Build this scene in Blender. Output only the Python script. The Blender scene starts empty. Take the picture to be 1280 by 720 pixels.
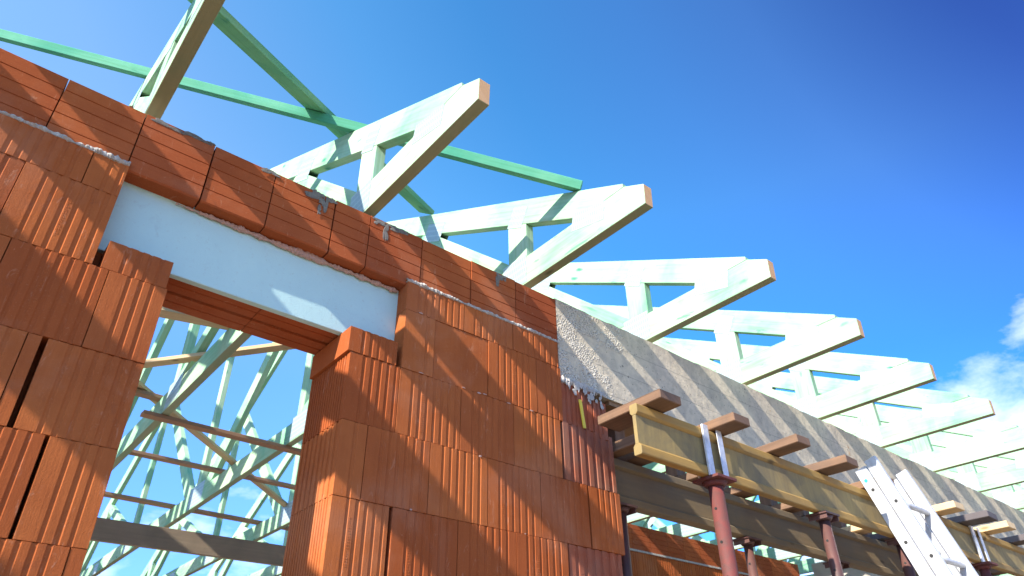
import bpy, bmesh, math, random
from mathutils import Vector, Matrix, noise
random.seed(7)
H = 1.62            # camera height above the ground; every z below is given relative to the camera
sc = bpy.context.scene
col = sc.collection
R_ = random.Random(11)

# ------------------------------------------------------------------ materials
def newmat(name):
    m = bpy.data.materials.new(name); m.use_nodes = True
    nt = m.node_tree; b = nt.nodes['Principled BSDF']
    return m, nt, b
class NB:
    def __init__(s, nt): s.nt = nt
    def n(s, t, **kw):
        nd = s.nt.nodes.new(t)
        for k, v in kw.items(): setattr(nd, k, v)
        return nd
    def l(s, a, b): s.nt.links.new(a, b)
    def coord(s, kind='Object', scale=(1, 1, 1), rnd=0.0):
        tc = s.n('ShaderNodeTexCoord'); mp = s.n('ShaderNodeMapping')
        mp.inputs['Scale'].default_value = scale
        s.l(tc.outputs[kind], mp.inputs['Vector'])
        if rnd:
            oi = s.n('ShaderNodeObjectInfo'); mu = s.n('ShaderNodeMath', operation='MULTIPLY'); mu.inputs[1].default_value = rnd
            s.l(oi.outputs['Random'], mu.inputs[0]); cx = s.n('ShaderNodeCombineXYZ')
            for i in range(3): s.l(mu.outputs[0], cx.inputs[i])
            s.l(cx.outputs[0], mp.inputs['Location'])
        return mp.outputs[0]
    def noise(s, vec, scale, detail=4, rough=.55, dist=0):
        t = s.n('ShaderNodeTexNoise'); t.inputs['Scale'].default_value = scale; t.inputs['Detail'].default_value = detail
        t.inputs['Roughness'].default_value = rough; t.inputs['Distortion'].default_value = dist
        s.l(vec, t.inputs['Vector']); return t.outputs['Fac']
    def vor(s, vec, scale, feature='F1'):
        t = s.n('ShaderNodeTexVoronoi', feature=feature); t.inputs['Scale'].default_value = scale
        s.l(vec, t.inputs['Vector']); return t
    def ramp(s, fac, stops):
        r = s.n('ShaderNodeValToRGB'); e = r.color_ramp.elements
        while len(e) < len(stops): e.new(.5)
        for el, (p, c) in zip(e, stops):
            el.position = p; el.color = (c[0], c[1], c[2], 1) if isinstance(c, (tuple, list)) else (c, c, c, 1)
        s.l(fac, r.inputs[0]); return r.outputs[0]
    def mix(s, fac, a, b, mode='MIX'):
        m = s.n('ShaderNodeMix', data_type='RGBA', blend_type=mode)
        for inp, v in ((m.inputs[0], fac), (m.inputs[6], a), (m.inputs[7], b)):
            if hasattr(v, 'links'): s.l(v, inp)
            elif isinstance(v, (int, float)): inp.default_value = v
            else: inp.default_value = (*v, 1)
        return m.outputs[2]
    def math(s, op, a, b=None):
        m = s.n('ShaderNodeMath', operation=op)
        for i, v in enumerate((a, b)):
            if v is None: continue
            if hasattr(v, 'links'): s.l(v, m.inputs[i])
            else: m.inputs[i].default_value = v
        return m.outputs[0]
    def bump(s, height, strength, dist=.01, normal=None):
        b = s.n('ShaderNodeBump'); b.inputs['Strength'].default_value = strength; b.inputs['Distance'].default_value = dist
        s.l(height, b.inputs['Height'])
        if normal is not None: s.l(normal, b.inputs['Normal'])
        return b.outputs[0]

def mat_brick(name, cols, rough=.95, streak=(120, 120, 5)):
    m, nt, b = newmat(name); q = NB(nt)
    v = q.coord('Object'); vs = q.coord('Object', scale=streak)
    isl = q.n('ShaderNodeNewGeometry').outputs['Random Per Island']
    base = q.ramp(isl, [(0, cols[0]), (.45, cols[1]), (.8, cols[2]), (1, cols[3])])
    big = q.noise(v, 5, 4, .6)
    c1 = q.mix(q.ramp(big, [(.35, 0), (.7, .55)]), base, cols[4])
    st = q.noise(vs, 1, 3, .6)
    c2 = q.mix(q.ramp(st, [(.3, .0), (.75, .35)]), c1, (.72, .72, .72), 'MULTIPLY')
    sp = q.noise(v, 220, 2, .6)
    c3 = q.mix(q.ramp(sp, [(.62, 0), (.75, .3)]), c2, (.50, .22, .11))
    # pale dust / efflorescence in soft patches, dark smudges
    du = q.noise(v, 2.3, 6, .65, .5)
    c4 = q.mix(q.ramp(du, [(.50, 0), (.75, .42)]), c3, (.42, .21, .125))
    dk = q.noise(v, 9, 5, .7, 1.0)
    c5 = q.mix(q.ramp(dk, [(.60, 0), (.80, .5)]), c4, (.16, .06, .035))
    q.l(c5, b.inputs['Base Color']); b.inputs['Roughness'].default_value = rough
    b.inputs['Specular IOR Level'].default_value = .08
    sc_ = q.noise(q.coord('Object', scale=(30, 30, 9)), 1, 5, .75, 1.5)
    c6 = q.mix(q.ramp(sc_, [(.60, 0), (.68, .35)]), c5, (.52, .27, .16))
    q.l(c6, b.inputs['Base Color'])
    h = q.math('ADD', q.math('MULTIPLY', st, .6), q.math('MULTIPLY', q.noise(v, 260, 3, .7), .9))
    h = q.math('ADD', h, q.math('MULTIPLY', q.noise(v, 14, 3, .5), 1.2))
    q.l(q.bump(h, .38, .003), b.inputs['Normal'])
    return m
BC = [(.325, .080, .023), (.39, .105, .030), (.44, .130, .037), (.36, .098, .031), (.28, .068, .022)]
M = {}
M['brick'] = mat_brick('terracotta', BC)
M['brick_top'] = mat_brick('terracotta_top_course', [(.33, .078, .027), (.41, .110, .036), (.37, .092, .032), (.30, .072, .027), (.28, .062, .022)], streak=(6, 90, 90))
M['brick_soffit'] = mat_brick('terracotta_lintel', [(.38, .095, .03), (.42, .11, .035), (.36, .085, .03), (.37, .09, .03), (.26, .055, .02)], streak=(4, 90, 90))
M['brick_grey'] = mat_brick('terracotta_smeared', [(.30, .072, .03), (.34, .080, .034), (.31, .082, .04), (.28, .078, .04), (.25, .165, .12)])

def mat_green(name, pale, green, k=.5, teal=(.03, .42, .30)):
    m, nt, b = newmat(name); q = NB(nt)
    uv = q.coord('UV', scale=(1, 1, 1), rnd=37.0)
    g = q.coord('UV', scale=(2.2, 60, 1), rnd=37.0)
    big = q.noise(uv, 2.6, 4, .6, .6)
    c = q.mix(q.ramp(big, [(k - .22, 0), (k + .22, 1)]), pale, green)
    gr = q.noise(g, 1, 5, .65, .4)
    c = q.mix(q.ramp(gr, [(.35, 0), (.65, .6)]), c, (.62, .70, .52), 'MULTIPLY')
    kn = q.vor(q.coord('UV', scale=(2.8, 7.5, 1), rnd=37.0), 1.0)
    kd = q.math('ADD', kn.outputs['Distance'], q.math('MULTIPLY', q.noise(uv, 30, 2), .07))
    c = q.mix(q.ramp(kd, [(.08, .85), (.15, 0)]), c, teal)
    bl = q.noise(q.coord('UV', scale=(1.3, 5, 1), rnd=91.0), 2.2, 5, .7, .8)
    c = q.mix(q.ramp(bl, [(.63, 0), (.70, .6)]), c, teal)
    q.l(c, b.inputs['Base Color']); b.inputs['Roughness'].default_value = .72
    b.inputs['Specular IOR Level'].default_value = .2
    q.l(q.bump(gr, .25, .002), b.inputs['Normal'])
    return m
M['green'] = mat_green('green_treated_timber', (.45, .57, .40), (.16, .42, .27), .53, (.015, .20, .13))
M['green_dark'] = mat_green('soaked_green_batten', (.16, .43, .28), (.035, .28, .18), .5, (.01, .14, .09))
M['green_deep'] = mat_green('deep_green_timber', (.23, .42, .23), (.07, .31, .19), .5, (.01, .15, .10))

def mat_wood(name, c0, c1, c2, axis='UV', scale=(2, 55, 1), rough=.7, bump=.3, knots=True):
    m, nt, b = newmat(name); q = NB(nt)
    g = q.coord(axis, scale=scale, rnd=23.0); u = q.coord(axis, rnd=23.0)
    gr = q.noise(g, 1, 6, .65, .5)
    c = q.mix(q.ramp(gr, [(.3, 0), (.7, 1)]), c0, c1)
    bg = q.noise(u, 3, 5, .65, .6)
    c = q.mix(q.ramp(bg, [(.45, 0), (.75, .75)]), c, c2)
    if knots:
        kn = q.vor(q.coord(axis, scale=(3, 9, 1), rnd=23.0), 1.0)
        c = q.mix(q.ramp(kn.outputs['Distance'], [(.05, .8), (.11, 0)]), c, (c2[0]*.5, c2[1]*.45, c2[2]*.4))
    q.l(c, b.inputs['Base Color']); b.inputs['Roughness'].default_value = rough
    b.inputs['Specular IOR Level'].default_value = .25
    q.l(q.bump(gr, bump, .002), b.inputs['Normal'])
    return m
M['raw'] = mat_wood('raw_pine_underside', (.31, .32, .19), (.25, .27, .16), (.17, .26, .16))
M['endgrain'] = mat_wood('sawn_end', (.66, .40, .20), (.58, .33, .15), (.50, .30, .16), scale=(25, 25, 1), knots=False)
M['board'] = mat_wood('rough_board', (.25, .145, .085), (.15, .085, .05), (.09, .065, .05), bump=.6)
M['board_pale'] = mat_wood('fresh_board', (.68, .50, .28), (.60, .42, .22), (.5, .33, .18))
M['board_dark'] = mat_wood('dark_board', (.13, .11, .11), (.10, .085, .085), (.07, .06, .06))
M['batten'] = mat_wood('raw_batten', (.56, .41, .24), (.42, .28, .15), (.34, .22, .13))
M['batten_red'] = mat_wood('reddish_batten', (.38, .21, .12), (.31, .17, .10), (.24, .14, .09))
M['plank'] = mat_wood('grey_plank', (.33, .25, .17), (.26, .195, .135), (.17, .14, .10))
M['h20'] = mat_wood('weathered_yellow_beam', (.42, .25, .065), (.29, .175, .055), (.13, .105, .06), scale=(1.5, 45, 1))
M['h20web'] = mat_wood('weathered_beam_web', (.35, .25, .09), (.22, .16, .07), (.10, .095, .075), scale=(22, 4, 1), knots=False)
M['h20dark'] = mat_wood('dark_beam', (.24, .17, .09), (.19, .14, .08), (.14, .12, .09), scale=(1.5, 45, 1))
M['ply'] = mat_wood('formwork_ply', (.30, .18, .09), (.24, .14, .07), (.18, .11, .07))

def mat_simple(name, c, rough=.6, metal=0., var=.12, scale=8, bump=.15, c2=None):
    m, nt, b = newmat(name); q = NB(nt); v = q.coord('Object')
    f = q.noise(v, scale, 5, .65, .4)
    c2 = c2 or tuple(x * (1 - var * 2.2) for x in c)
    q.l(q.mix(q.ramp(f, [(.35, 0), (.7, 1)]), c, c2), b.inputs['Base Color'])
    b.inputs['Roughness'].default_value = rough; b.inputs['Metallic'].default_value = metal
    q.l(q.bump(q.noise(v, scale * 12, 3, .6), bump, .002), b.inputs['Normal'])
    return m
M['rust'] = mat_simple('red_primer_steel', (.155, .028, .022), .75, .0, .2, 22, .5, (.08, .035, .028))
M['rustdark'] = mat_simple('dark_steel', (.12, .05, .04), .55, .1, .2, 14, .3, (.07, .04, .035))
M['galv'] = mat_simple('galvanised', (.70, .72, .74), .45, .35, .15, 30, .1)
M['alu'] = mat_simple('aluminium', (.60, .61, .62), .40, .3, .2, 16, .12, (.42, .42, .42))
M['black'] = mat_simple('hollow_black', (.02, .02, .02), .5)  # black on rung ends; stands for shade inside pin holes and rails
M['blue'] = mat_simple('blue_dot', (.02, .45, .75), .4)
M['yellow'] = mat_simple('yellow_plastic', (.80, .58, .04), .45)
M['mortar'] = mat_simple('mortar', (.50, .46, .41), .95, 0, .2, 60, .9, (.30, .28, .25))
M['pinkmortar'] = mat_simple('broken_terracotta', (.50, .30, .23), .95, 0, .2, 60, .9, (.40, .27, .22))
M['smear'] = mat_simple('dark_cement_smear', (.13, .115, .10), .95, 0, .2, 60, .9, (.22, .20, .18))

def mat_poly():
    m, nt, b = newmat('polystyrene'); q = NB(nt); v = q.coord('Object')
    f = q.noise(v, 3, 5, .6, .3)
    c = q.mix(q.ramp(f, [(.35, 0), (.75, 1)]), (.47, .66, .62), (.41, .59, .57))
    sp = q.noise(v, 60, 3, .7)
    c = q.mix(q.ramp(sp, [(.60, 0), (.72, .3)]), c, (.36, .40, .36))
    dn = q.noise(v, 11, 5, .7, 1.2)
    c = q.mix(q.ramp(dn, [(.60, 0), (.70, .35)]), c, (.36, .47, .47))
    q.l(c, b.inputs['Base Color']); b.inputs['Roughness'].default_value = .8
    ce = q.vor(v, 230)
    h = q.math('ADD', ce.outputs['Distance'], q.math('MULTIPLY', q.noise(v, 20, 3), 1.5))
    q.l(q.bump(q.math('ADD', h, q.math('MULTIPLY', dn, 2.0)), .22, .002), b.inputs['Normal'])
    return m
M['poly'] = mat_poly()

def mat_concrete():
    m, nt, b = newmat('concrete'); q = NB(nt); v = q.coord('Object')
    f = q.noise(v, 3, 8, .65, .5)
    c = q.mix(q.ramp(f, [(.3, 0), (.7, 1)]), (.70, .59, .42), (.45, .385, .285))
    f2 = q.noise(v, 25, 5, .7)
    c = q.mix(q.ramp(f2, [(.42, 0), (.75, .55)]), c, (.24, .22, .19))
    # pores
    po = q.vor(v, 42)
    c = q.mix(q.ramp(po.outputs['Distance'], [(.10, .7), (.17, 0)]), c, (.12, .11, .10))
    # rusty spots
    rs = q.noise(v, 8, 4, .7, .8)
    c = q.mix(q.ramp(rs, [(.66, 0), (.72, .85)]), c, (.42, .19, .06))
    # honeycombed zone at the near end of the beam (x 1.95..2.35)
    sx = q.n('ShaderNodeSeparateXYZ'); q.l(v, sx.inputs[0])
    zz = q.math('ADD', q.math('SUBTRACT', 2.36, sx.outputs['X']), q.math('MULTIPLY', q.math('SUBTRACT', q.noise(v, 4.5, 4, .6), .5), 1.6))
    zone = q.ramp(q.math('MULTIPLY', zz, 2.2), [(.12, 0), (.34, 1)])
    bm_ = q.n('ShaderNodeTexWave', wave_type='BANDS', bands_direction='Z', wave_profile='SAW'); q.l(v, bm_.inputs['Vector']); bm_.inputs['Scale'].default_value = 2.3; bm_.inputs['Distortion'].default_value = .25
    bl_ = q.ramp(bm_.outputs['Fac'], [(.0, .55), (.03, 0), (.97, 0), (1.0, .55)])
    c = q.mix(bl_, c, (.22, .20, .17))
    ah = q.vor(v, 14); c = q.mix(q.ramp(q.math('ADD', ah.outputs['Distance'], q.math('MULTIPLY', q.noise(v, 40, 3), .12)), [(.115, .75), (.15, 0)]), c, (.13, .115, .10))
    dr = q.noise(q.coord('Object', scale=(7, 7, .9)), 1, 6, .7, .6); c = q.mix(q.ramp(dr, [(.52, 0), (.72, .45)]), c, (.25, .225, .19))
    hv = q.vor(v, 120); hn = q.noise(v, 60, 4, .7)
    hc = q.ramp(q.math('ADD', hv.outputs['Distance'], q.math('MULTIPLY', hn, .5)), [(.32, (.09, .08, .07)), (.52, (.40, .35, .27)), (.95, (.66, .59, .47))])
    zf = q.math('MULTIPLY', zone, q.ramp(q.noise(v, 9, 5, .7), [(.44, 0), (.52, 1)]))
    c = q.mix(zf, c, hc)
    q.l(c, b.inputs['Base Color']); b.inputs['Roughness'].default_value = .92
    b.inputs['Specular IOR Level'].default_value = .2
    h = q.math('ADD', q.math('MULTIPLY', f2, .9), q.math('MULTIPLY', q.noise(v, 120, 3, .6), .3))
    hh = q.math('MULTIPLY', q.math('MULTIPLY', zf, hv.outputs['Distance']), 4.0)
    q.l(q.bump(q.math('ADD', h, q.math('MULTIPLY', hh, .5)), .6, .007), b.inputs['Normal'])
    return m
M['concrete'] = mat_concrete()
M['concrete_pale'] = mat_simple('pale_concrete', (.52, .47, .40), .9, 0, .1, 5, .3)

def mat_plate():
    m, nt, b = newmat('nail_plate_steel'); q = NB(nt)
    v = q.coord('UV', scale=(75, 30, 1))
    br = q.n('ShaderNodeTexBrick'); q.l(v, br.inputs['Vector']); br.inputs['Scale'].default_value = 1
    br.inputs['Mortar Size'].default_value = .16; br.inputs['Brick Width'].default_value = 1.0; br.inputs['Row Height'].default_value = 1.0
    c = q.mix(br.outputs['Fac'], (.28, .37, .37), (.42, .51, .48))
    f = q.noise(q.coord('UV', rnd=11.), 14, 3)
    c = q.mix(q.ramp(f, [(.4, 0), (.7, .5)]), c, (.30, .38, .42))
    q.l(c, b.inputs['Base Color']); b.inputs['Metallic'].default_value = .15; b.inputs['Roughness'].default_value = .45
    q.l(q.bump(br.outputs['Fac'], .6, .002), b.inputs['Normal'])
    return m
M['plate'] = mat_plate()

def mat_ground():
    m, nt, b = newmat('ground_soil'); q = NB(nt); v = q.coord('Object')
    f = q.noise(v, 1.2, 9, .7, .3)
    c = q.mix(q.ramp(f, [(.3, 0), (.7, 1)]), (.40, .31, .21), (.26, .20, .13))
    f2 = q.noise(v, 14, 6, .75)
    c = q.mix(q.ramp(f2, [(.5, 0), (.7, .5)]), c, (.42, .37, .30))
    q.l(c, b.inputs['Base Color']); b.inputs['Roughness'].default_value = .95
    q.l(q.bump(q.math('ADD', f, f2), .8, .08), b.inputs['Normal'])
    return m
M['ground'] = mat_ground()
M['slab'] = mat_simple('floor_slab', (.42, .40, .37), .9, 0, .12, 2, .3)

# ------------------------------------------------------------------ object helpers
def tag(o, label=None, cat=None, group=None, kind=None):
    if label: o['label'] = label
    if cat: o['category'] = cat
    if group: o['group'] = group
    if kind: o['kind'] = kind
    return o
def empty(name, loc):
    o = bpy.data.objects.new(name, None); col.objects.link(o)
    o.location = (loc[0], loc[1], loc[2] + H); o.empty_display_size = .1
    return o
def link(name, me, mats, parent=None, origin=(0, 0, 0), bevel=0):
    for m in (mats if isinstance(mats, (list, tuple)) else [mats]): me.materials.append(M[m])
    o = bpy.data.objects.new(name, me); col.objects.link(o)
    o.location = (0, 0, 0) if parent else (origin[0], origin[1], origin[2] + H)
    if parent: o.parent = parent
    if bevel:
        md = o.modifiers.new('edge_wear', 'BEVEL'); md.width = bevel; md.segments = 1; md.limit_method = 'ANGLE'; md.angle_limit = math.radians(40)
    return o
class MB:
    """collects closed solids (coordinates relative to the camera) into one mesh"""
    def __init__(s): s.v = []; s.f = []; s.uv = []; s.mi = []
    def add(s, vs, fs, uvs=None, mi=None):
        n = len(s.v); s.v += [tuple(p) for p in vs]
        for i, f in enumerate(fs):
            s.f.append([n + k for k in f])
            s.uv.append([uvs[k] for k in f] if uvs else None)
            s.mi.append(mi[i] if mi else 0)
    def prism(s, poly, axis, a0, a1, udir=None, mi_side=None, mi_cap=0):
        """poly: list of 2D points; extruded along axis 'x','y' or 'z' between a0 and a1"""
        ar = sum(poly[i][0]*poly[(i+1) % len(poly)][1] - poly[(i+1) % len(poly)][0]*poly[i][1] for i in range(len(poly)))
        if ar < 0: poly = poly[::-1]; mi_side = mi_side[::-1][1:] + mi_side[::-1][:1] if mi_side else None
        def P(p, a):
            return {'x': (a, p[0], p[1]), 'y': (p[1], a, p[0]), 'z': (p[0], p[1], a)}[axis]
        n = len(poly); vs = [P(p, a0) for p in poly] + [P(p, a1) for p in poly]
        ud = Vector(udir or (1, 0)).normalized(); vd = Vector((-ud[1], ud[0]))
        fs = [list(range(n))[::-1], list(range(n, 2*n))]
        N = len(s.v); s.v += vs
        def uv(p, a=0): return (p[0]*ud[0] + p[1]*ud[1], p[0]*vd[0] + p[1]*vd[1] + a)
        for f in fs:
            s.f.append([N + k for k in f]); s.uv.append([uv(poly[k % n]) for k in f]); s.mi.append(mi_cap)
        for i in range(n):
            j = (i + 1) % n
            s.f.append([N + i, N + j, N + n + j, N + n + i])
            s.uv.append([uv(poly[i]), uv(poly[j]), uv(poly[j], a1 - a0), uv(poly[i], a1 - a0)])
            s.mi.append(mi_side[i] if mi_side else 0)
    def box(s, x0, x1, y0, y1, z0, z1, mi=None):
        vs = [(x0,y0,z0),(x1,y0,z0),(x1,y1,z0),(x0,y1,z0),(x0,y0,z1),(x1,y0,z1),(x1,y1,z1),(x0,y1,z1)]
        fs = [(0,3,2,1),(4,5,6,7),(0,1,5,4),(1,2,6,5),(2,3,7,6),(3,0,4,7)]
        L = (x1-x0, y1-y0, z1-z0); a = L.index(max(L))
        b, c = [i for i in range(3) if i != a]
        N = len(s.v); s.v += vs
        for i, f in enumerate(fs):
            s.f.append([N+k for k in f]); s.uv.append([(vs[k][a], vs[k][b] + vs[k][c]) for k in f]); s.mi.append(mi[i] if mi else 0)
    def bar(s, p0, p1, w, t, up=(0, 0, 1), mi=None):
        """board from p0 to p1; w across (perpendicular to up), t along up"""
        p0 = Vector(p0); p1 = Vector(p1); d = (p1 - p0).normalized(); up = Vector(up)
        sd = d.cross(up).normalized(); u2 = sd.cross(d).normalized(); L = (p1 - p0).length
        vs = []
        for q in (p0, p1):
            for a, b in ((-1,-1),(1,-1),(1,1),(-1,1)): vs.append(q + sd*(a*w/2) + u2*(b*t/2))
        fs = [(0,1,2,3),(4,7,6,5),(0,4,5,1),(1,5,6,2),(2,6,7,3),(3,7,4,0)]
        N = len(s.v); s.v += [tuple(v) for v in vs]
        fs = [tuple(reversed(f)) for f in fs]
        for i, f in enumerate(fs):
            s.f.append([N+k for k in f])
            s.uv.append([((L if k > 3 else 0), ((0, w, w + t, t)[k % 4] if i < 2 else ((k % 4) in (1, 2)) * w + ((k % 4) in (2, 3)) * t)) for k in f])
            s.mi.append(mi[i] if mi else 0)
    def tube(s, p0, p1, r0, r1=None, n=20, cap=True):
        p0 = Vector(p0); p1 = Vector(p1); r1 = r1 or r0; d = (p1-p0).normalized()
        a = d.orthogonal().normalized(); b = d.cross(a)
        vs = [q + (a*math.cos(t*2*math.pi/n) + b*math.sin(t*2*math.pi/n))*r for q, r in ((p0,r0),(p1,r1)) for t in range(n)]
        N = len(s.v); s.v += [tuple(v) for v in vs]
        for i in range(n):
            j = (i+1) % n; s.f.append([N+i, N+j, N+n+j, N+n+i]); s.uv.append(None); s.mi.append(0)
        if cap:
            s.f.append([N+i for i in range(n)][::-1]); s.uv.append(None); s.mi.append(0)
            s.f.append([N+n+i for i in range(n)]); s.uv.append(None); s.mi.append(0)
    def build(s, name, mats, parent=None, origin=(0, 0, 0), bevel=0, smooth=False):
        o = Vector(origin)
        me = bpy.data.meshes.new(name); me.from_pydata([tuple(Vector(v) - o) for v in s.v], [], s.f)
        uvl = me.uv_layers.new(name='UVMap'); k = 0
        for f, u in zip(s.f, s.uv):
            for i in range(len(f)):
                uvl.data[k].uv = u[i] if u else (0, 0); k += 1
        me.polygons.foreach_set('material_index', s.mi)
        if smooth:
            me.polygons.foreach_set('use_smooth', [len(p.vertices) == 4 for p in me.polygons])
        me.update()
        return link(name, me, mats, parent, origin, bevel)
def copy_tree(o, loc, label=None):
    r = o.copy(); col.objects.link(r); r.location = (loc[0], loc[1], loc[2] + H)
    if label: r['label'] = label
    for ch in o.children:
        c = ch.copy(); col.objects.link(c); c.parent = r
        for g in ch.children:
            d = g.copy(); col.objects.link(d); d.parent = c
    return r

# ------------------------------------------------------------------ roof trusses
T0X, TP, TT = .126, .842, .048            # first near face, spacing, timber thickness
YC = 6.45
def rb(y): return 2.235 + .53*(y - 2.128)   # underside of the rafter
def rt_(y): return 2.39 + .53*(y - 2.128)   # top of the rafter
CB, CT = 1.836, 1.986                       # bottom chord underside and top
def clip(poly, p, n):
    """keep the side where (q-p).n >= 0"""
    out = []
    for i in range(len(poly)):
        a, b = poly[i], poly[(i+1) % len(poly)]
        da = (a[0]-p[0])*n[0] + (a[1]-p[1])*n[1]; db = (b[0]-p[0])*n[0] + (b[1]-p[1])*n[1]
        if da >= 0: out.append(a)
        if (da >= 0) != (db >= 0):
            t = da/(da-db); out.append((a[0]+(b[0]-a[0])*t, a[1]+(b[1]-a[1])*t))
    return out
def strip(p, q, w, ext=.3):
    p = Vector(p); q = Vector(q); d = (q-p).normalized(); n = Vector((-d[1], d[0]))*w/2; p = p - d*ext; q = q + d*ext
    return [tuple(p-n), tuple(q-n), tuple(q+n), tuple(p+n)], tuple(d)
def web_poly(p, q, w, extra=()):
    poly, d = strip(p, q, w)
    poly = clip(poly, (0, CT + .0008), (0, 1))
    s = 1/math.sqrt(1+.53**2)
    poly = clip(poly, (2.128, 2.2342), (.53*s, -s))                      # under the near rafter
    poly = clip(poly, (2*YC - 2.128, 2.2342), (-.53*s, -s))              # under the far rafter
    for pp, nn in extra: poly = clip(poly, pp, nn)
    return poly, d
def mir(poly): return [(2*YC - a, b) for a, b in poly]
def build_truss():
    root = empty('roof_truss', (T0X, 2.0, CB))
    o = (T0X, 2.0, CB); x0, x1 = T0X, T0X + TT
    # bottom chord, in one length with two raked tails
    ch = [(1.31, CB), (1.305, 1.935), (1.405, 1.9885), (1.628, CT)]
    poly = ch + mir(ch)[::-1]
    mb = MB(); mb.prism(poly, 'x', x0, x1, mi_side=[2, 0, 0, 0, 0, 0, 2, 1])
    mb.build('bottom_chord', ['green', 'raw', 'endgrain'], root, o, .0015)
    rz = rt_(YC); rzb = rb(YC)
    rf = [(1.41, 1.9900), (1.41, 2.009), (YC - .0006, rz), (YC - .0006, rzb), (1.662, CT + .0025), (1.634, CT + .0008)]
    for k in (0, 1):
        p = rf if k == 0 else mir(rf)
        mb = MB(); mb.prism(p, 'x', x0, x1, udir=(1, .53 if k == 0 else -.53), mi_side=[0]*6)
        mb.build('rafter', ['green', 'raw', 'endgrain'], root, o, .0015)
    A1, B1, A2, B2 = (2.93, 2.66), (4.45, 1.985), (4.47, 3.50), (6.36, 1.985)
    def perp_split(P, u1, u2):
        """bisector clip at node P between two member directions pointing away from P"""
        u1 = Vector(u1).normalized(); u2 = Vector(u2).normalized(); return (u1 - u2).normalized()
    g = .0006
    def sub(a, b): return (a[0]-b[0], a[1]-b[1])
    webs = []
    # vertical post over the wall
    webs.append(([(2.03, CT+g), (2.165, CT+g), (2.165, rb(2.165)-g), (2.03, rb(2.03)-g)], (0, 1)))
    # heel diagonal: its upper edge runs (2.253,2.088)-(2.85,2.61)
    n = Vector((-.522, .597)).normalized()
    a = Vector((2.22, 2.059)) - n*.06; b = Vector((2.86, 2.618)) - n*.06
    s1 = perp_split(A1, sub(a, b), sub(B1, A1))
    webs.append(web_poly(tuple(a), tuple(b), .12, [((2.1658, 0), (1, 0)), (A1, tuple(s1))]))
    s1 = -s1; s2 = perp_split(B1, sub(A1, B1), sub(A2, B1))
    webs.append(web_poly(A1, B1, .095, [(A1, tuple(s1 + Vector((0, 0)))), (B1, tuple(s2))]))
    s3 = perp_split(A2, sub(B1, A2), sub(B2, A2))
    webs.append(web_poly(B1, A2, .095, [(B1, tuple(-s2)), (A2, tuple(s3))]))
    webs.append(web_poly((4.55, 3.575), (6.26, 1.945), .13, [(A2, tuple(-s3)), ((YC - .0485, 0), (-1, 0))]))
    for (p, d) in webs:
        # open hairline at bisector joints
        for k in (0, 1):
            pp = p if k == 0 else mir(p); dd = d if k == 0 else (-d[0], d[1])
            c = Vector((sum(a_[0] for a_ in pp)/len(pp), sum(a_[1] for a_ in pp)/len(pp)))
            pp = [tuple(c + (Vector(a_) - c)*.9995) for a_ in pp]
            mb = MB(); mb.prism(pp, 'x', x0 + .0006, x1 - .0006, udir=dd); mb.build('web', ['green'], root, o, .0015)
    mb = MB(); mb.prism([(YC-.048, CT+g), (YC+.048, CT+g), (YC+.048, rb(YC-.048)-g), (YC, rzb-g), (YC-.048, rb(YC-.048)-g)], 'x', x0+.0006, x1-.0006, udir=(0, 1))
    mb.build('web', ['green'], root, o, .0015)
    # galvanised nail plates on both faces (centre, size, direction)
    pl = [((2.12, 1.925), .17, .16, (1, 0)), ((2.86, 2.635), .20, .12, (1, .53)), ((4.43, 1.93), .26, .17, (1, 0)),
          ((4.50, 3.53), .22, .13, (1, .53)), ((2.09, 2.26), .12, .12, (1, .53)), ((3.2, 1.89), .18, .11, (1, 0)), ((1.62, 1.965), .20, .09, (1, .25))]
    for (c, L, w, d) in pl:
        for k in (0, 1):
            cc = Vector(c) if k == 0 else Vector((2*YC - c[0], c[1])); dd = Vector(d if k == 0 else (-d[0], d[1])).normalized(); nn = Vector((-dd[1], dd[0]))
            pp = [cc - dd*L/2 - nn*w/2, cc + dd*L/2 - nn*w/2, cc + dd*L/2 + nn*w/2, cc - dd*L/2 + nn*w/2]
            mb = MB()
            mb.prism([tuple(a_) for a_ in pp], 'x', x0 - .0012, x0 - .0002, udir=tuple(dd))
            mb.prism([tuple(a_) for a_ in pp], 'x', x1 + .0002, x1 + .0012, udir=tuple(dd))
            mb.build('nail_plate', ['plate'], root, o)
    for cc, L, w in (((YC, 1.94), .34, .19), ((YC, rzb + .03), .24, .2)):
        pp = [(cc[0]-L/2, cc[1]-w/2), (cc[0]+L/2, cc[1]-w/2), (cc[0]+L/2, cc[1]+w/2), (cc[0]-L/2, cc[1]+w/2)]
        mb = MB(); mb.prism(pp, 'x', x0-.0012, x0-.0002); mb.prism(pp, 'x', x1+.0002, x1+.0012); mb.build('nail_plate', ['plate'], root, o)
    return root
TG = 'green timber roof trusses along the wall'
tlab = {0: 'green roof truss whose tail rises out of the top edge of the photo',
 1: 'green roof truss with the largest whole tail, right of the wide slanting green board',
 2: 'green roof truss on which the long thin batten ends, second whole tail from the left',
 3: 'green roof truss above the joint of brick top course and concrete beam',
 4: 'green roof truss with the fourth whole tail from the left, over the formwork boards',
 5: 'green roof truss with the fifth whole tail from the left',
 6: 'green roof truss with the sixth whole tail from the left, beside the white cloud',
 7: 'green roof truss whose tail is the first to be cut by the right edge',
 8: 'green roof truss just behind the one first cut by the right edge',
 9: 'green roof truss second behind the one first cut by the right edge'}
base_truss = build_truss()
tag(base_truss, tlab[0], 'roof truss', TG)
left_names = {-1: 'first', -2: 'second', -3: 'third', -4: 'fourth', -5: 'fifth'}
right_names = {10: 'third', 11: 'fourth', 12: 'fifth', 13: 'sixth'}
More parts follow.
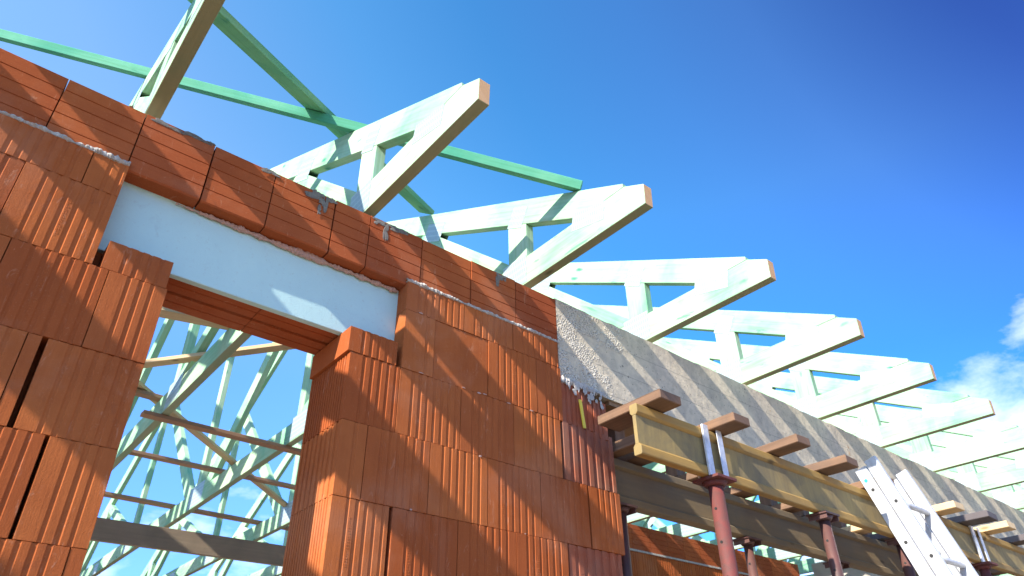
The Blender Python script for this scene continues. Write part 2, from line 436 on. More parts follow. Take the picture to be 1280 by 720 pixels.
for i in list(range(-5, 0)) + list(range(1, 14)):
    lab = tlab.get(i) or (f'green roof truss standing {left_names[i]} outside the left edge of the photo' if i < 0 else f'green roof truss {right_names[i]} behind the one first cut by the right edge')
    t = copy_tree(base_truss, (T0X + TP*i + R_.uniform(-.006, .006), 2.0 + R_.uniform(-.008, .008), CB), lab)

# thin wind braces lying on top of the rafters
def roof_board(name, x0, y0, x1, y1, w, t, lift, mat, label, cat):
    nrm = Vector((0, -.53, 1)).normalized()
    a = Vector((x0, y0, rt_(y0))) + nrm*(lift + t/2); b = Vector((x1, y1, rt_(y1))) + nrm*(lift + t/2)
    mb = MB(); mb.bar(a, b, w, t, up=nrm); o = mb.build(name, [mat], None, tuple(a), .002)
    return tag(o, label, cat)
roof_board('roof_batten', -1.9, 4.41, 1.822, 1.675, .052, .045, .002, 'green_dark', 'long thin green batten running diagonally over the rafters to the second whole tail', 'batten')
roof_board('wind_brace', -.14, 1.80, 1.87, 3.10, .105, .03, .05, 'green_deep', 'wide deep green board slanting down from the top edge across the thin batten', 'board')

# boards nailed to the trusses inside the house, seen through the window opening
def ibar(name, p0, p1, w, t, mat, label):
    mb = MB(); mb.bar(p0, p1, w, t); o = mb.build(name, [mat], None, p0, .0015); tag(o, label, 'batten', 'raw battens nailed across the trusses inside')
    return o
ibar('truss_batten', (.86, 4.62, CB-.014), (3.9, 4.70, CB-.014), .07, .024, 'batten_red', 'reddish batten nailed under the bottom chords across the middle of the window opening')
ibar('truss_batten', (-.9, 4.66, CT+.014), (1.02, 4.76, CT+.014), .07, .024, 'batten_red', 'short reddish batten ending at a grey nail plate, upper left in the window opening')
ibar('truss_batten', (.95, 5.88, CT+.014), (4.0, 5.95, CT+.014), .07, .024, 'batten_red', 'raw batten with a doubled end just left of the middle of the window opening')
ibar('truss_batten', (.2, 7.05, CT+.014), (4.0, 7.22, CT+.014), .085, .026, 'batten_red', 'lowest thin brown batten in the window opening, just above the grey plank')
ibar('truss_batten', (.5, 4.40, CT+.044), (3.4, 7.28, CT+.044), .06, .024, 'batten', 'tan batten slanting down to the right across the window opening')
ibar('truss_batten', (.2, 5.16, CT+.072), (2.1, 2.70, CT+.072), .065, .024, 'batten', 'tan batten slanting up to the right in the upper half of the window opening')
ibar('truss_batten', (.0, 3.80, CT+.014), (1.9, 3.30, CT+.014), .085, .03, 'batten', 'thick tan batten right under the lintel in the top left corner of the window opening')

# ------------------------------------------------------------------ front wall
WY, WT = 1.990, .290                      # outer face and thickness
wall = empty('brick_wall', (0, WY, -H))
tag(wall, 'orange hollow-block house wall with the tall window opening and concrete beam, striped by shadows', 'wall')
WO = (0, WY, -H)
def block(mb, x0, x1, z0, z1, yf=WY, back=WT, flute=True, side=0, pitch=.0318, first=.0465, rec=.0140, dep=.0026, lead=None):
    """hollow clay block: fluted front, optional toothed end facing the window"""
    yf += R_.uniform(-.0014, .0014); g = .0012; a, b = x0 + g, x1 - g; x0, x1 = a, b
    sk = R_.uniform(-.0008, .0008)
    pts = []
    if side:                                    # toothed -X end (back to front)
        yb = yf + back; y = yb - .012; n = 0
        pts.append((x0, yb))
        p2 = side
        while y - p2*.5 > yf + .012:
            pts += [(x0, y), (x0 + .0045, y - .0015), (x0 + .0045, y - p2*.45), (x0, y - p2*.45 - .0015)]; y -= p2
        pts.append((x0, yf))
    else:
        pts += [(x0, yf + back), (x0, yf)]
    if flute:
        x = x0 + (first if lead is None else lead) + R_.uniform(-.002, .002)
        while x + rec < x1 - .004:
            w = rec*R_.uniform(.85, 1.15)
            pts += [(x, yf), (x + min(.005, w*.4), yf + dep), (x + w - .0014, yf + dep), (x + w, yf)]; x += pitch
    pts += [(x1, yf + sk), (x1, yf + back)]
    mb.prism(pts, 'z', z0 + .0008, z1 - .0008, udir=(1, 0))
    if flute and yf < 2.1 and x1 - x0 > .2 and z1 - z0 > .2 and R_.random() < .75:
        # worn extrusion stamp pressed up one rib
        xr = x0 + first + pitch*R_.choice((0, 1, 2, 4)) + rec + .009; zz = z0 + R_.uniform(.02, .06)
        while zz < z1 - R_.uniform(.02, .07):
            h_ = R_.uniform(.0035, .006)
            for k_ in range(R_.choice((1, 2, 2))):
                w_ = R_.uniform(.0025, .0045); xo = xr + (k_ - .5)*.0055 + R_.uniform(-.0006, .0006)
                mb.box(xo - w_/2, xo + w_/2, yf - .0009, yf + .0005, zz, zz + h_*R_.uniform(.35, 1))
            zz += h_ + R_.uniform(.0025, .004)
mb = MB()
def row(z0, z1, xs, **kw):
    for i in range(len(xs) - 1):
        a, b = xs[i], xs[i+1]
        if isinstance(a, tuple): a = a[1]
        if isinstance(b, tuple): b = b[0]
        k = dict(kw)
        if abs(a - WR) < .03 and z0 < 1.2 and z1 > -.8 and b < 1.4: k['side'] = kw.get('side', .0175)
        block(mb, a, b, z0, z1, **k)
WL, WR = .342, .948
P = .2475
zt = 1.418
# left of the window -------------------------------------------------
def mod(start, x_end):
    xs = [start]
    while xs[-1] > -3.4: xs.append(xs[-1] - .2555)
    xs = xs[::-1]; xs.append(x_end); return xs
row(zt, 1.543, mod(.034, .136))
row(zt - P, zt, mod(-.107, .136))
row(zt - P, 1.266, [.156, .337])                        # cut block carrying the lintel
row(zt - 2*P, zt - P, mod(-.06, .181) + [WL])
row(zt - 3*P, zt - 2*P, mod(-.165, .058) + [(.092, .104), WL])
row(zt - 4*P, zt - 3*P, mod(-.072, (.176, .184)) + [WL])
row(zt - 5*P, zt - 4*P, mod(.05, .305) + [WL])
# right of the window --------------------------------------------------
row(1.543 - .125, 1.543, [1.15, 1.42, 1.675, 1.932])
row(zt - P, zt, [1.15, 1.286], flute=True, lead=.09)
row(zt - P, zt, [1.286, 1.545], yf=WY + .004, flute=False)
row(zt - P, zt, [1.545, 1.80, 1.944])
row(zt - P, 1.266, [WR - .011, 1.131], side=0)
row(zt - 2*P, zt - P, [WR, 1.148, 1.417, 1.672, (1.926, 1.938)])
row(zt - 3*P, zt - 2*P, [WR, 1.045, 1.292, 1.545, 1.802, (2.056, 2.064), 2.25], side=.034)
row(zt - 4*P, zt - 3*P, [WR, (1.152, 1.163), 1.42, 1.675, (1.928, 1.936)])
row(zt - 5*P, zt - 4*P, [WR, 1.045, 1.292, 1.545, 1.802, 2.06, 2.24], side=.034)
# further down to the sill and plinth
z = zt - 5*P; k = 0
while z > -H + .05:
    z1 = z; z0 = max(z - P, -H)
    s = .05 if k % 2 else -.075
    if z1 > -.80:
        row(z0, z1, mod(s, WL)); row(z0, z1, [WR, 1.15 if k % 2 == 0 else 1.04, 1.42 if k % 2 == 0 else 1.29, 1.672 if k % 2 == 0 else 1.545, 1.93 if k % 2 == 0 else 1.80, 2.24], side=.0175 if k % 2 else .034)
    else:
        xs = mod(s, s + .2555)
        while xs[-1] < 2.0: xs.append(xs[-1] + .2555)
        xs[-1] = 2.24; row(z0, z1, xs)
    z = z0; k += 1
for x0, x1, z0, z1 in ((-3.5, .12, -H, 1.53), (.1201, WL - .03, -H, 1.15), (WR + .03, 1.9, -H, 1.15), (1.16, 1.9, 1.1501, 1.53), (.1202, .16, 1.1502, 1.529), (WR + .031, 1.1599, 1.1501, 1.262), (.1601, WL - .031, 1.1501, 1.262), (1.9001, 2.21, -H, 1.3), (WL - .0299, WR + .0299, -H, -.86)):
    mb.box(x0, x1, WY + .09, WY + WT - .06, z0, z1)
mas = mb.build('block_masonry', ['brick'], wall, WO, .0011)
# smeared, coarsely scored blocks of the pier under the concrete beam
mb = MB()
block(mb, 1.938, 2.236, zt - 2*P, zt - P, yf=WY + .002, pitch=.044, first=.03, rec=.022, dep=.007)
block(mb, 1.946, 2.13, zt - P, 1.375, yf=WY + .006, pitch=.030, first=.02, rec=.014, dep=.005)
block(mb, 2.133, 2.215, zt - P - .02, 1.325, yf=WY + .003, pitch=.026, first=.015, rec=.012, dep=.005)
block(mb, 1.936, 2.228, zt - 4*P, zt - 3*P, yf=WY + .004, pitch=.044, first=.03, rec=.022, dep=.006)
mb.build('pier_blocks', ['brick_grey'], wall, WO, .0015)

# top course: blocks laid flat with horizontal grooves
mb = MB()
bx = [-3.4]
while bx[-1] < -.36: bx.append(bx[-1] + .2485)
bx = [x for x in bx if x < -.45] + [-.352, -.102, .128, .356, .578, .816, .968, 1.208, 1.458, 1.702, 1.944]
for a, b in zip(bx[:-1], bx[1:]):
    yf = 2.002 + R_.uniform(-.0025, .0025); zb = 1.533; zt2 = 1.783 + R_.uniform(-.003, .003)
    prof = [(yf + .275, zb), (yf + .005, zb), (yf, zb + .005)]
    for gz in (1.590, 1.637, 1.684, 1.731):
        gz += R_.uniform(-.0008, .0008)
        prof += [(yf, gz - .0022), (yf + .0035, gz - .0006), (yf + .0035, gz + .0006), (yf, gz + .0022)]
    prof += [(yf, zt2 - .004), (yf + .004, zt2), (yf + .275, zt2)]
    mb.prism(prof, 'x', a + .0018 + (.002 if R_.random() < .3 else 0), b - .0018, udir=(1, 0))
mb.build('top_course', ['brick_top'], wall, WO)

# lintel: insulation strip in front, two clay-faced lintels behind
mb = MB(); mb.box(.128, 1.156, 2.060, 2.0855, 1.2685, 1.545)
mb.build('insulation_board', ['poly'], wall, WO, .002)
for y0, y1, z0 in ((2.0865, 2.176, 1.276), (2.182, WY + WT - .004, 1.270)):
    mb = MB(); prof = [(y0, z0)]
    for f in (.5,):
        yy = y0 + (y1-y0)*f; prof += [(yy - .003, z0), (yy - .001, z0 + .004), (yy + .001, z0 + .004), (yy + .003, z0)]
    prof += [(y1, z0), (y1, 1.504), (y0, 1.504)]
    for (a, b) in ((.1615, .655), (.657, 1.1585)):
        mb.prism(prof, 'x', a, b)
    mb.build('lintel', ['brick_soffit'], wall, WO, .001)

# mortar squeezed out between top course and blocks, broken edges over the insulation
def ragged(name, x0, x1, yc, zc, ry, rz, mat, step=.004, amp=1., seed=0, gaps=0.):
    mb = MB(); n = int((x1-x0)/step); m = 8; N = 0
    for i in range(n + 1):
        x = x0 + (x1-x0)*i/n
        f = .65 + amp*.6*noise.noise(Vector((x*6, seed, 0))) + .35*noise.noise(Vector((x*30, seed, 3))) + .25*noise.noise(Vector((x*120, seed, 7)))
        f = max(f - gaps*(noise.noise(Vector((x*5, seed, 9))) > .1), .02)
        for k in range(m):
            t = 2*math.pi*k/m; j = 1 + .45*noise.noise(Vector((x*110, k*3.1, seed)))
            mb.v.append((x, yc + math.cos(t)*ry*f*j, zc + math.sin(t)*rz*f*j))
    for i in range(n):
        for k in range(m):
            a = i*m + k; b = i*m + (k+1) % m
            mb.f.append([a, b, b + m, a + m]); mb.uv.append(None); mb.mi.append(0)
    return mb.build(name, [mat], wall, WO)
ragged('mortar_bed', -3.3, .134, WY + .006, 1.549, .016, .012, 'mortar', seed=1)
ragged('mortar_bed', 1.145, 1.946, WY + .006, 1.549, .015, .012, 'mortar', seed=2)
ragged('mortar_bed', .30, 1.14, 2.052, 1.522, .012, .014, 'pinkmortar', seed=5, gaps=.35)
ragged('mortar_bed', 1.94, 2.20, WY + .010, 1.37, .016, .022, 'mortar', seed=8)
ragged('mortar_bed', .07, 2.0, 2.06, 1.783, .05, .009, 'mortar', seed=12, gaps=.45)

# concrete ring beam / long lintel over the wide opening
mb = MB(); nx, x0, x1 = 220, 1.946, 12.6
cols = []
for i in range(nx + 1):
    t = i/nx; x = x0 + (x1-x0)*t
    zt2 = 1.790 + .012*noise.noise(Vector((x*3.3, 1, 0))) + .007*noise.noise(Vector((x*17, 5, 0)))
    zb = 1.362
    yy = 2.001
    ring = [(x, yy, zb)] + [(x, yy + .002*noise.noise(Vector((x*6, f*5, 2))), zb + (zt2-.006-zb)*f) for f in (.25, .5, .75, 1)] + [(x, yy + .007, zt2), (x, 2.285, zt2 + .003), (x, 2.285, zb)]
    cols.append(ring)
m = len(cols[0])
for r in cols: mb.v += r
for i in range(nx):
    for k in range(m):
        a = i*m + k; b = i*m + (k+1) % m; mb.f.append([a, a + m, b + m, b]); mb.uv.append(None); mb.mi.append(0)
mb.f.append(list(range(m))); mb.uv.append(None); mb.mi.append(0)
mb.f.append([nx*m + k for k in range(m)][::-1]); mb.uv.append(None); mb.mi.append(0)
tag(mb.build('ring_beam', ['concrete'], wall, WO), 'bare grey concrete beam continuing the top of the wall over the wide opening')
# grey smears of mortar on the top course (real thin crusts)
def crust(x, z, w, h, seed, mat='mortar', y=2.0085):
    mb = MB(); n = 14; pts = []
    for k in range(n):
        t = 2*math.pi*k/n; r = 1 + .55*noise.noise(Vector((math.cos(t)*2, math.sin(t)*2, seed)))
        pts.append((x + math.cos(t)*w*r, z + math.sin(t)*h*r))
    ctr = (x, y - .003, z); N = 0
    mb.v = [(x, y - .0012, z)] + [(p[0], y + .0005, p[1]) for p in pts] + [(x + (p[0]-x)*.8, y - .001, z + (p[1]-z)*.8) for p in pts]
    for k in range(n):
        j = (k+1) % n
        mb.f.append([1 + k, 1 + n + k, 1 + n + j, 1 + j]); mb.f.append([0, 1 + n + j, 1 + n + k]); mb.uv += [None, None]; mb.mi += [0, 0]
    return mb.build('mortar_smear', [mat], wall, WO, smooth=False)

for (cx_, cz_, w_, h_) in ((.20, 1.772, .05, .010), (.30, 1.775, .05, .008), (.735, 1.758, .04, .022), (.775, 1.742, .012, .035), (.80, 1.765, .02, .012), (1.005, 1.765, .03, .014), (1.035, 1.735, .014, .04), (1.10, 1.767, .05, .012), (.56, 1.770, .03, .010), (1.62, 1.765, .03, .014), (1.60, 1.74, .01, .03), (.755, 1.70, .008, .02)):
    for k in range(11):
        crust(cx_ + R_.uniform(-.8, .8)*w_, cz_ + R_.uniform(-.7, .7)*h_, w_*R_.uniform(.18, .6), h_*R_.uniform(.25, .7), R_.uniform(0, 90), 'smear', 1.9992)
for k in range(34):
    crust(R_.uniform(1.96, 2.20), 1.375 - abs(R_.gauss(0, .035)), R_.uniform(.004, .014), R_.uniform(.006, .020), R_.uniform(0, 90), 'mortar', 1.985)
for k in range(16):
    zz_ = zt - P*R_.choice((0, 1, 2, 3)) + R_.uniform(-.004, .004); xx_ = R_.choice((R_.uniform(-.5, .12), R_.uniform(1.17, 1.9)))
    crust(xx_, zz_, R_.uniform(.003, .012), R_.uniform(.0015, .004), R_.uniform(0, 90), 'pinkmortar', 1.9885)
# far end pier of the wide opening, so the beam is carried
pe = empty('end_pier', (11.9, 2.0, -H)); tag(pe, 'orange block pier carrying the far end of the concrete beam beyond the right edge', 'pier')
mb = MB(); z = -H
while z < 1.36:
    z1 = min(z + P, 1.36)
    for x in (11.6, 11.86, 12.12, 12.38): block(mb, x, x + .255, z, z1, yf=2.0)
    z = z1
mb.build('block_masonry', ['brick'], pe, (11.9, 2.0, -H), .001)

# ------------------------------------------------------------------ inner and rear walls
iw = empty('inner_wall', (5.5, 4.45, -H)); tag(iw, 'orange block wall inside the house seen under the formwork beams', 'wall')
IO = (5.5, 4.45, -H); mb = MB(); z = -H; k = 0
while z < 1.56:
    z1 = min(z + P, 1.563); x = 2.9 - (.128 if k % 2 else 0)
    while x < 7.9:
        block(mb, max(x, 2.9), min(x + .2555, 7.93), z, z1, yf=4.45, back=.24); x += .2555
    z = z1; k += 1
mb.build('block_masonry', ['brick'], iw, IO)
mb = MB(); x = 2.9
while x < 7.9:
    yf = 4.446; prof = [(4.69, 1.58), (yf, 1.58)]
    for gz in (1.625, 1.67, 1.715, 1.76): prof += [(yf, gz-.002), (yf+.003, gz), (yf, gz+.002)]
    prof += [(yf, 1.803), (4.69, 1.803)]
    mb.prism(prof, 'x', x + .0015, min(x + .2485, 7.93) - .0015); x += .2485
mb.build('top_course', ['brick_top'], iw, IO)
mb = MB(); mb.box(2.9, 7.93, 4.44, 4.68, 1.5635, 1.5795); mb.build('mortar_bed', ['mortar'], iw, IO)
cp = empty('concrete_pillar', (8.3, 4.0, -H)); tag(cp, 'sunlit cream concrete pillar at the right end of the inner wall', 'pillar')
mb = MB(); mb.box(8.0, 8.4, 3.68, 4.32, -H, 1.80); mb.build('shaft', ['concrete_pale'], cp, (8.3, 4.0, -H), .006)
mb = MB(); mb.box(8.4005, 11.55, 3.70, 3.98, 1.35, 1.79); mb.build('beam', ['concrete'], cp, (8.3, 4.0, -H), .006)
rw = empty('rear_wall', (4, 10.8, -H)); tag(rw, 'orange block wall on the far side of the house under the far truss ends', 'wall')
mb = MB(); z = -H; k = 0
while z < 1.80:
    z1 = min(z + P, 1.803); x = -4.4 - (.128 if k % 2 else 0)
    while x < 12.4:
        block(mb, x, x + .2555, z, z1, yf=10.75, back=.24, flute=False); x += .2555
    z = z1; k += 1
mb.build('block_masonry', ['brick'], rw, (4, 10.8, -H))
# guard plank behind the window
mb = MB(); mb.bar((.2, 4.36, 1.040), (3.1, 4.30, 1.042), .03, .115)
tag(mb.build('guard_plank', ['plank'], None, (.2, 4.36, 1.04), .002), 'grey-brown plank across the lower part of the window opening with one sunlit patch', 'plank')
for x in (.4, 2.95):
    mb = MB(); mb.bar((x, 4.40, -H), (x, 4.40, 1.2), .05, .05, up=(0, 1, 0)); tag(mb.build('timber_post', ['plank'], None, (x, 4.4, -H), .002), f'timber post carrying the {"left" if x < 1 else "right"} end of the guard plank behind the wall', 'post')

# ------------------------------------------------------------------ formwork
def h20(label, x0, x1, yc, ztop, mats=('h20', 'h20web'), hw=.019):
    r = empty('formwork_beam', (x0, yc, ztop - .2)); tag(r, label, 'beam', 'timber formwork beams under the concrete')
    o = (x0, yc, ztop - .2); ww = hw*.42
    lam = [(yc - hw, ztop - .034), (yc - hw, ztop - .004), (yc - hw + .004, ztop), (yc + hw - .004, ztop), (yc + hw, ztop - .004), (yc + hw, ztop - .034), (yc + ww + .002, ztop - .044), (yc - ww - .002, ztop - .044)]
    for f_ in (0, 1):
        pr = lam if f_ == 0 else [(p[0], 2*(ztop - .1) - p[1]) for p in lam]
        mb = MB(); mb.prism(pr, 'x', x0, x1, mi_cap=1)
        for f in range(len(mb.f)): mb.uv[f] = [(mb.v[k][0], mb.v[k][1] + mb.v[k][2]) for k in mb.f[f]]
        mb.build('flange', [mats[0], mats[1]], r, o, .0015)
    mb = MB(); mb.box(x0 + .001, x1 - .001, yc - ww, yc + ww, ztop - .1558, ztop - .0442); mb.build('web', [mats[1]], r, o)
    return r
h20('weathered yellow timber beam under the board ends, its near end beside the brick pier', 1.945, 3.98, 1.614, 1.115)
h20('yellow timber beam on the right behind the ladder, carrying on the outer row', 3.985, 8.4, 1.592, 1.115)
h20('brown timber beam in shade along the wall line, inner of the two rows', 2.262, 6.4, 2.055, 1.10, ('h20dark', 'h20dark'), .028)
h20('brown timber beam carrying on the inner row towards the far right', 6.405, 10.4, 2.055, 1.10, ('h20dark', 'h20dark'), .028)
cbs = [(2.055, 1.515, 'board', 'nearest reddish-brown crosswise board, sticking out over the near end of the yellow beam', .125, .0),
 (2.452, 1.475, 'board', 'brown crosswise board right above the bright fork of the thick red prop', .11, .0),
 (2.860, 1.445, 'board', 'split pinkish board end, third from the brick pier', .10, .03),
 (3.280, 1.450, 'board', 'flat brown board end just left of the ladder top', .12, -.04),
 (3.70, 1.480, 'board', 'brown board end hidden behind the left rail of the ladder', .11, 0),
 (4.03, 1.490, 'board', 'small brown board end peeping out between ladder and first pale board', .10, 0),
 (4.44, 1.450, 'board_pale', 'pale fresh board end just left of the blackish board', .12, .02),
 (4.80, 1.415, 'board_dark', 'blackish board end above the galvanised fork on the right', .15, -.03),
 (5.12, 1.430, 'board_pale', 'pale fresh board end just right of the blackish board', .12, .02),
 (5.56, 1.44, 'board_dark', 'dark board end at the right edge of the photo', .13, 0),
 (6.0, 1.44, 'board', 'brown board end first beyond the right edge of the photo', .11, 0),
 (6.45, 1.44, 'board', 'brown board end second beyond the right edge of the photo', .11, 0)]
for (x, y, m_, lab, w, sk) in cbs:
    zc = 1.117 + .023
    r = empty('cross_board', (x, y, 1.117)); tag(r, lab, 'board', 'boards laid crosswise on the formwork beams')
    mb = MB(); mb.bar((x, y, zc), (x + sk*.9, 1.845 if x < 2.1 else 2.20, zc - .003), w, .038, mi=[1, 0, 0, 0, 0, 0]); mb.build('plank', [m_, m_], r, (x, y, 1.117), .003)
    if x > 2.1: mb = MB(); mb.box(x + sk*.8 - .035, x + sk*.8 + .035, 2.13, 2.20, 1.164, 1.340); x > 2.1 and mb.build('packing_block', ['board'], r, (x, y, 1.117), .002)
mb = MB(); mb.box(2.262, 11.59, 2.012, 2.28, 1.341, 1.3605)
tag(mb.build('formwork_sheet', ['ply'], None, (2.262, 2.012, 1.341)), 'thin brown formwork sheet under the concrete beam', 'sheet')

mb = MB(); mb.bar((2.30, 1.70, 1.141), (2.30, 2.27, 1.141), .07, .044)
tag(mb.build('cross_board', ['board'], None, (2.30, 1.7, 1.14), .002), 'short dark board between the two beam rows right beside the brick pier', 'board', 'boards laid crosswise on the formwork beams')
mb = MB(); mb.bar((2.335, 2.20, 1.165), (2.335, 2.20, 1.339), .14, .022, up=(0, 1, 0))
tag(mb.build('edge_board', ['board'], None, (2.33, 2.2, 1.165), .002), 'upright dark board closing the gap under the concrete beside the pier', 'board')
def prop(x, y, ztop, fork, label, mat='rust', rr=.030, split=.28):
    r = empty('steel_prop', (x, y, -H)); o = (x, y, -H); tag(r, label, 'prop', 'telescopic steel props under the formwork beams')
    zs = ztop - .9
    mb = MB(); mb.tube((x, y, zs), (x, y, ztop - .012), rr*.86); mb.tube((x, y, ztop - .03), (x, y, ztop - .012), rr*1.1, rr*1.5)
    it = mb.build('inner_tube', [mat], r, o, smooth=True)
    for k in range(6): 
        zz = ztop - .12 - k*.125; mb = MB(); mb.tube((x - rr*.875, y - .004, zz), (x - rr*.80, y - .004, zz), .0055, n=10)
        mb.build('pin_hole', ['black'], r, o)  # black disc, the dark of a hole put in as colour
    mb = MB(); mb.tube((x, y, -H + .008), (x, y, zs + .02), rr*1.08); mb.build('outer_tube', [mat], r, o, smooth=True)
    mb = MB(); mb.tube((x, y, zs - .05), (x, y, zs + .045), rr*1.45); mb.tube((x, y, zs - .01), (x - .11, y - .05, zs - .03), .008, n=8); mb.build('collar', ['rustdark'], r, o, smooth=True)
    mb = MB(); mb.box(x - .06, x + .06, y - .06, y + .06, -H, -H + .008); mb.build('base_plate', [mat], r, o)
    if fork:
        mb = MB(); mb.box(x - .062, x + .062, y - .062, y + .062, ztop - .012, ztop - .0005); mb.build('head_plate', [mat], r, o, .001)
        for sx in (-1, 1):
            for sy in (-1, 1):
                cx = x + sx*.062; cy = y + sy*.021; a = cx - sx*.034; t = .0035
                prof = [(cx, cy - sy*.0), (cx, cy + sy*.006 + sy*t), (a, cy + sy*.006 + sy*t), (a, cy + sy*.006), (cx - sx*t, cy + sy*.006), (cx - sx*t, cy - sy*.0)]
                mb = MB(); mb.prism(prof, 'z', ztop + .0002, ztop + .212); mb.build('fork_prong', ['galv'], r, o, .0006)
    else:
        mb = MB(); mb.box(x - .060, x + .060, y - .050, y + .050, ztop - .010, ztop - .0005); mb.build('head_plate', [mat], r, o, .001)
        for sx in (-1, 1):
            mb = MB(); mb.box(x + sx*.049 - .003, x + sx*.049 + .003, y - .045, y + .045, ztop - .03, ztop - .0102); mb.build('head_lug', [mat], r, o)
    return r
prop(2.392, 1.614, .914, True, 'thick red steel prop with a bright galvanised fork gripping the near yellow beam', 'rust', .034)
prop(3.195, 1.614, .914, False, 'dark rusty steel prop with a flat head plate, second in the outer row', 'rustdark', .029)
prop(3.93, 1.614, .914, False, 'dark steel prop partly hidden behind the left rail of the ladder', 'rustdark', .029)
prop(4.90, 1.592, .914, True, 'red steel prop with a galvanised fork right of the ladder', 'rust', .031)
prop(6.1, 1.592, .914, False, 'rusty steel prop of the outer row beyond the right edge', 'rust', .03)
prop(2.315, 2.055, .899, False, 'near-black steel prop right beside the brick pier', 'rustdark', .029)
prop(3.235, 2.055, .899, False, 'slim dark red steel prop in the inner row, right behind the thick red prop', 'rustdark', .026)
prop(4.085, 2.055, .899, False, 'slim dark steel prop in the inner row in front of the cream pillar', 'rustdark', .026)
prop(5.3, 2.055, .899, False, 'dark steel prop in the inner row seen under the beams right of the ladder', 'rustdark', .026)

# ------------------------------------------------------------------ ladder
LX = 3.62
lad = empty('extension_ladder', (LX, .72, -H)); tag(lad, 'bright aluminium extension ladder leaning on the yellow beam', 'ladder')
LO = (LX, .72, -H)
th = math.radians(16.2)
ld = Vector((0, -math.sin(th), -math.cos(th)))          # down along the ladder
ln = Vector((0, -math.cos(th), math.sin(th)))           # outward, away from the wall
top = Vector((LX, 1.607, 1.218))                         # top of the rear section, wall side
dep, wid = .060, .024
def rail(xc, off, start, length, name='rail'):
    """hollow channel, open at the end; off: distance of its wall side along ln"""
    p = Vector((xc, top.y, top.z)) + ld*start + ln*off
    q = p + ld*length; mb = MB(); t = .003
    def quad(u0, u1, w0, w1):
        vs = []
        for e in (p, q):
            for (u, w) in ((u0, w0), (u1, w0), (u1, w1), (u0, w1)): vs.append(e + Vector((1, 0, 0))*u + ln*w)
        mb.add(vs, [(0,1,2,3),(4,7,6,5),(0,4,5,1),(1,5,6,2),(2,6,7,3),(3,7,4,0)])
    hw = wid/2
    quad(-hw, -hw + t, 0, dep); quad(hw - t, hw, 0, dep)
    quad(-hw + t + .0002, hw - t - .0002, 0, t); quad(-hw + t + .0002, hw - t - .0002, dep - t, dep)
    r = mb.build(name, ['alu'], lad, LO, .0008)
    mb = MB()
    e = p + ld*.004; vs = []
    for ee in (e, e + ld*.01):
        for (u, w) in ((-hw + t + .0004, t + .0004), (hw - t - .0004, t + .0004), (hw - t - .0004, dep - t - .0004), (-hw + t + .0004, dep - t - .0004)): vs.append(ee + Vector((1, 0, 0))*u + ln*w)
    mb.add(vs, [(0,1,2,3),(4,7,6,5),(0,4,5,1),(1,5,6,2),(2,6,7,3),(3,7,4,0)]); mb.build('rail_hollow', ['black'], r, LO)  # black filling painted as the dark inside of the open rail
    return r
L1 = 2.90
RW = .345
for xc in (LX + wid/2, LX + RW):
    rail(xc, 0, .018, L1); rail(xc, dep + .007, 0, L1 - .02)
for sec, off in ((0, .030), (1, dep + .037)):
    k = 0; s = .14 + sec*.10
    while s < L1 - .1:
        c = Vector((0, top.y, top.z)) + ld*s + ln*off
        a = c + Vector((LX + wid - .0005, 0, 0)); b = c + Vector((LX + RW - wid/2 + .0005, 0, 0))
        mb = MB(); mb.tube(a, b, .0145, n=12); mb.build('rung', ['alu'], lad, LO, smooth=True)
        mb = MB(); mb.tube(c + Vector((LX - .0012, 0, 0)), c + Vector((LX + .0002, 0, 0)), .0085, n=12); mb.build('rung_end', ['black'], lad, LO)
        s += .28; k += 1
mb = MB(); c = Vector((0, top.y, top.z)) + ld*.085 + ln*.024; mb.tube(c + Vector((LX - .0015, 0, 0)), c + Vector((LX + .0002, 0, 0)), .009, n=16); mb.build('round_sticker', ['blue'], lad, LO)
mb = MB(); mb.box(LX - .0012, LX - .0002, 1.5, 1.545, 1.165, 1.168); 

# yellow strip on the pier
mb = MB(); mb.bar((2.056, WY - .010, 1.165), (2.040, WY - .010, 1.292), .004, .016, up=(1, 0, 0))
tag(mb.build('plastic_strip', ['yellow'], None, (2.062, WY, 1.185)), 'small yellow plastic strip stuck in the mortar of the brick pier', 'strip')

# ------------------------------------------------------------------ ground
me = bpy.data.meshes.new('ground'); bm = bmesh.new(); bmesh.ops.create_grid(bm, x_segments=40, y_segments=40, size=300)
for v in bm.verts: v.co.z = .25*noise.noise(v.co*.02)*min(1, max(0, (v.co.length - 20)/60))
bm.to_mesh(me); bm.free()
g = link('ground', me, 'ground'); g.location = (0, 0, -.002); g['kind'] = 'structure'
mb = MB(); mb.box(-4.5, 12.7, 1.9, 11.1, -H - .1, -H + .0)
fl = mb.build('floor_slab', ['slab'], None, (0, 0, -H)); fl.location.z = .004; fl['kind'] = 'structure'

# ------------------------------------------------------------------ light
S = Vector((1, .19, -.66)).normalized()                 # direction the sunlight travels
el = math.asin(-S.z); az = math.atan2(-S.x, -S.y)
sun = bpy.data.lights.new('sun', 'SUN'); sun.energy = 5.0; sun.angle = math.radians(.53); sun.color = (1, .93, .82)
so = bpy.data.objects.new('sun', sun); col.objects.link(so); so.rotation_euler = S.to_track_quat('-Z', 'Y').to_euler(); so.location = (-20, -5, 15)
w = bpy.data.worlds.new('World'); sc.world = w; w.use_nodes = True
nt = w.node_tree; q = NB(nt); bg = nt.nodes['Background']
sky = q.n('ShaderNodeTexSky', sky_type='NISHITA'); sky.sun_disc = False; sky.sun_elevation = el; sky.sun_rotation = az
sky.altitude = 200; sky.air_density = 1.0; sky.dust_density = .6; sky.ozone_density = 2.0
tc = q.n('ShaderNodeTexCoord'); d = tc.outputs['Generated']
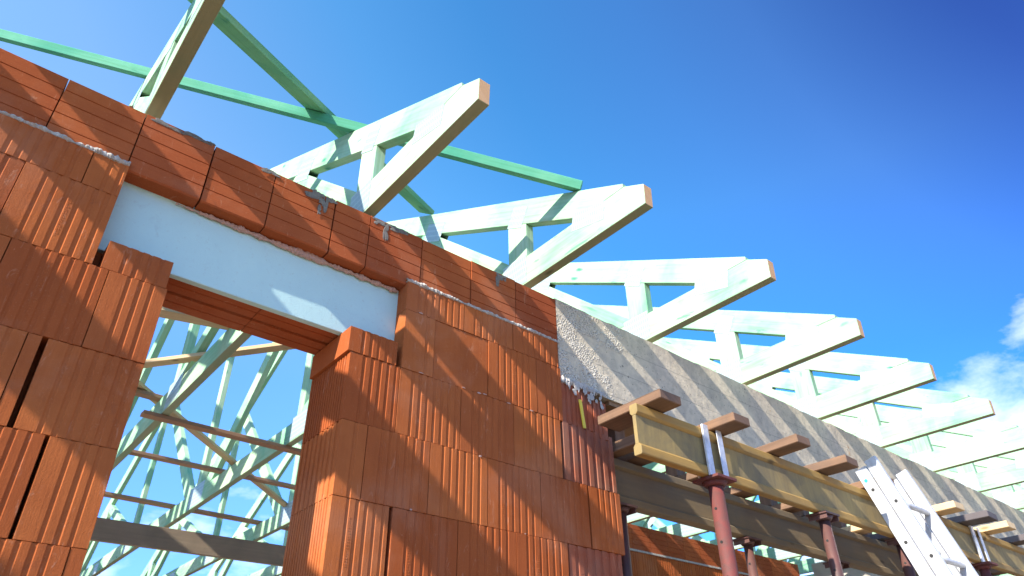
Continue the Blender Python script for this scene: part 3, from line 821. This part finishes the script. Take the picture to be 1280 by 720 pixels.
sx = q.n('ShaderNodeSeparateXYZ'); q.l(d, sx.inputs[0])
dt = q.n('ShaderNodeVectorMath', operation='DOT_PRODUCT'); q.l(d, dt.inputs[0]); dt.inputs[1].default_value = Vector((.62, -.35, .70)).normalized()
mul = q.ramp(dt.outputs['Value'], [(.0, (.80, .92, 1.0)), (.22, (.80, .95, .97)), (.49, (.40, .82, .96)), (.62, (.27, .68, .88)), (.75, (.27, .57, .82)), (.827, (.26, .47, .73)), (.92, (.13, .215, .485)), (1.0, (.10, .17, .42))])
lowz = q.ramp(sx.outputs['Z'], [(.12, (.36, .52, .97)), (.42, (.52, .72, 1.0)), (.62, (.92, .97, 1))])
skm = q.mix(1.0, q.mix(1.0, sky.outputs[0], mul, 'MULTIPLY'), lowz, 'MULTIPLY')
sk2 = q.n('ShaderNodeVectorMath', operation='SCALE'); q.l(skm, sk2.inputs[0]); sk2.inputs['Scale'].default_value = 2.0
mp = q.n('ShaderNodeMapping'); mp.inputs['Scale'].default_value = (1, 1, 2.0); mp.inputs['Location'].default_value = (.35, .1, .0); q.l(d, mp.inputs[0])
cn = q.noise(mp.outputs[0], 5.0, 9, .6, .2)
zl = q.n('ShaderNodeMapRange'); zl.interpolation_type = 'SMOOTHSTEP'; q.l(sx.outputs['X'], zl.inputs[0])
for k_, v_ in enumerate((.82, .92, .15, .405)): zl.inputs[k_+1].default_value = v_
cf = q.math('ADD', q.math('MULTIPLY', q.math('SUBTRACT', zl.outputs[0], sx.outputs['Z']), 5.0), q.math('MULTIPLY', q.math('SUBTRACT', cn, .5), 3.2))
msk = q.ramp(q.math('ADD', q.math('MULTIPLY', cf, .5), .5), [(.36, 0), (.84, 1)])
skc = q.mix(q.math('MULTIPLY', msk, .9), sk2.outputs[0], (9.0, 9.3, 9.8))
q.l(skc, bg.inputs['Color']); bg.inputs['Strength'].default_value = .10

# ------------------------------------------------------------------ camera
R = [[0.7706714, -0.63710863, -0.01257708], [0.34440944, 0.4330547, -0.83297405], [0.53614152, 0.63761761, 0.5531691]]
cam = bpy.data.cameras.new('camera'); co = bpy.data.objects.new('camera', cam); col.objects.link(co); sc.camera = co
mt = Matrix(((R[0][0], -R[1][0], -R[2][0]), (R[0][1], -R[1][1], -R[2][1]), (R[0][2], -R[1][2], -R[2][2])))
co.matrix_world = Matrix.Translation((0, 0, H)) @ mt.to_4x4()
cam.sensor_width = 36; cam.lens = 886.2476/1280*36; cam.clip_start = .05; cam.clip_end = 2000
cam.dof.use_dof = True; cam.dof.focus_distance = 2.9; cam.dof.aperture_fstop = 5.0
sc.view_settings.view_transform = 'Standard'; sc.view_settings.look = 'None'; sc.view_settings.gamma = 1; sc.view_settings.use_curve_mapping = False
sc.view_settings.exposure = 1.15
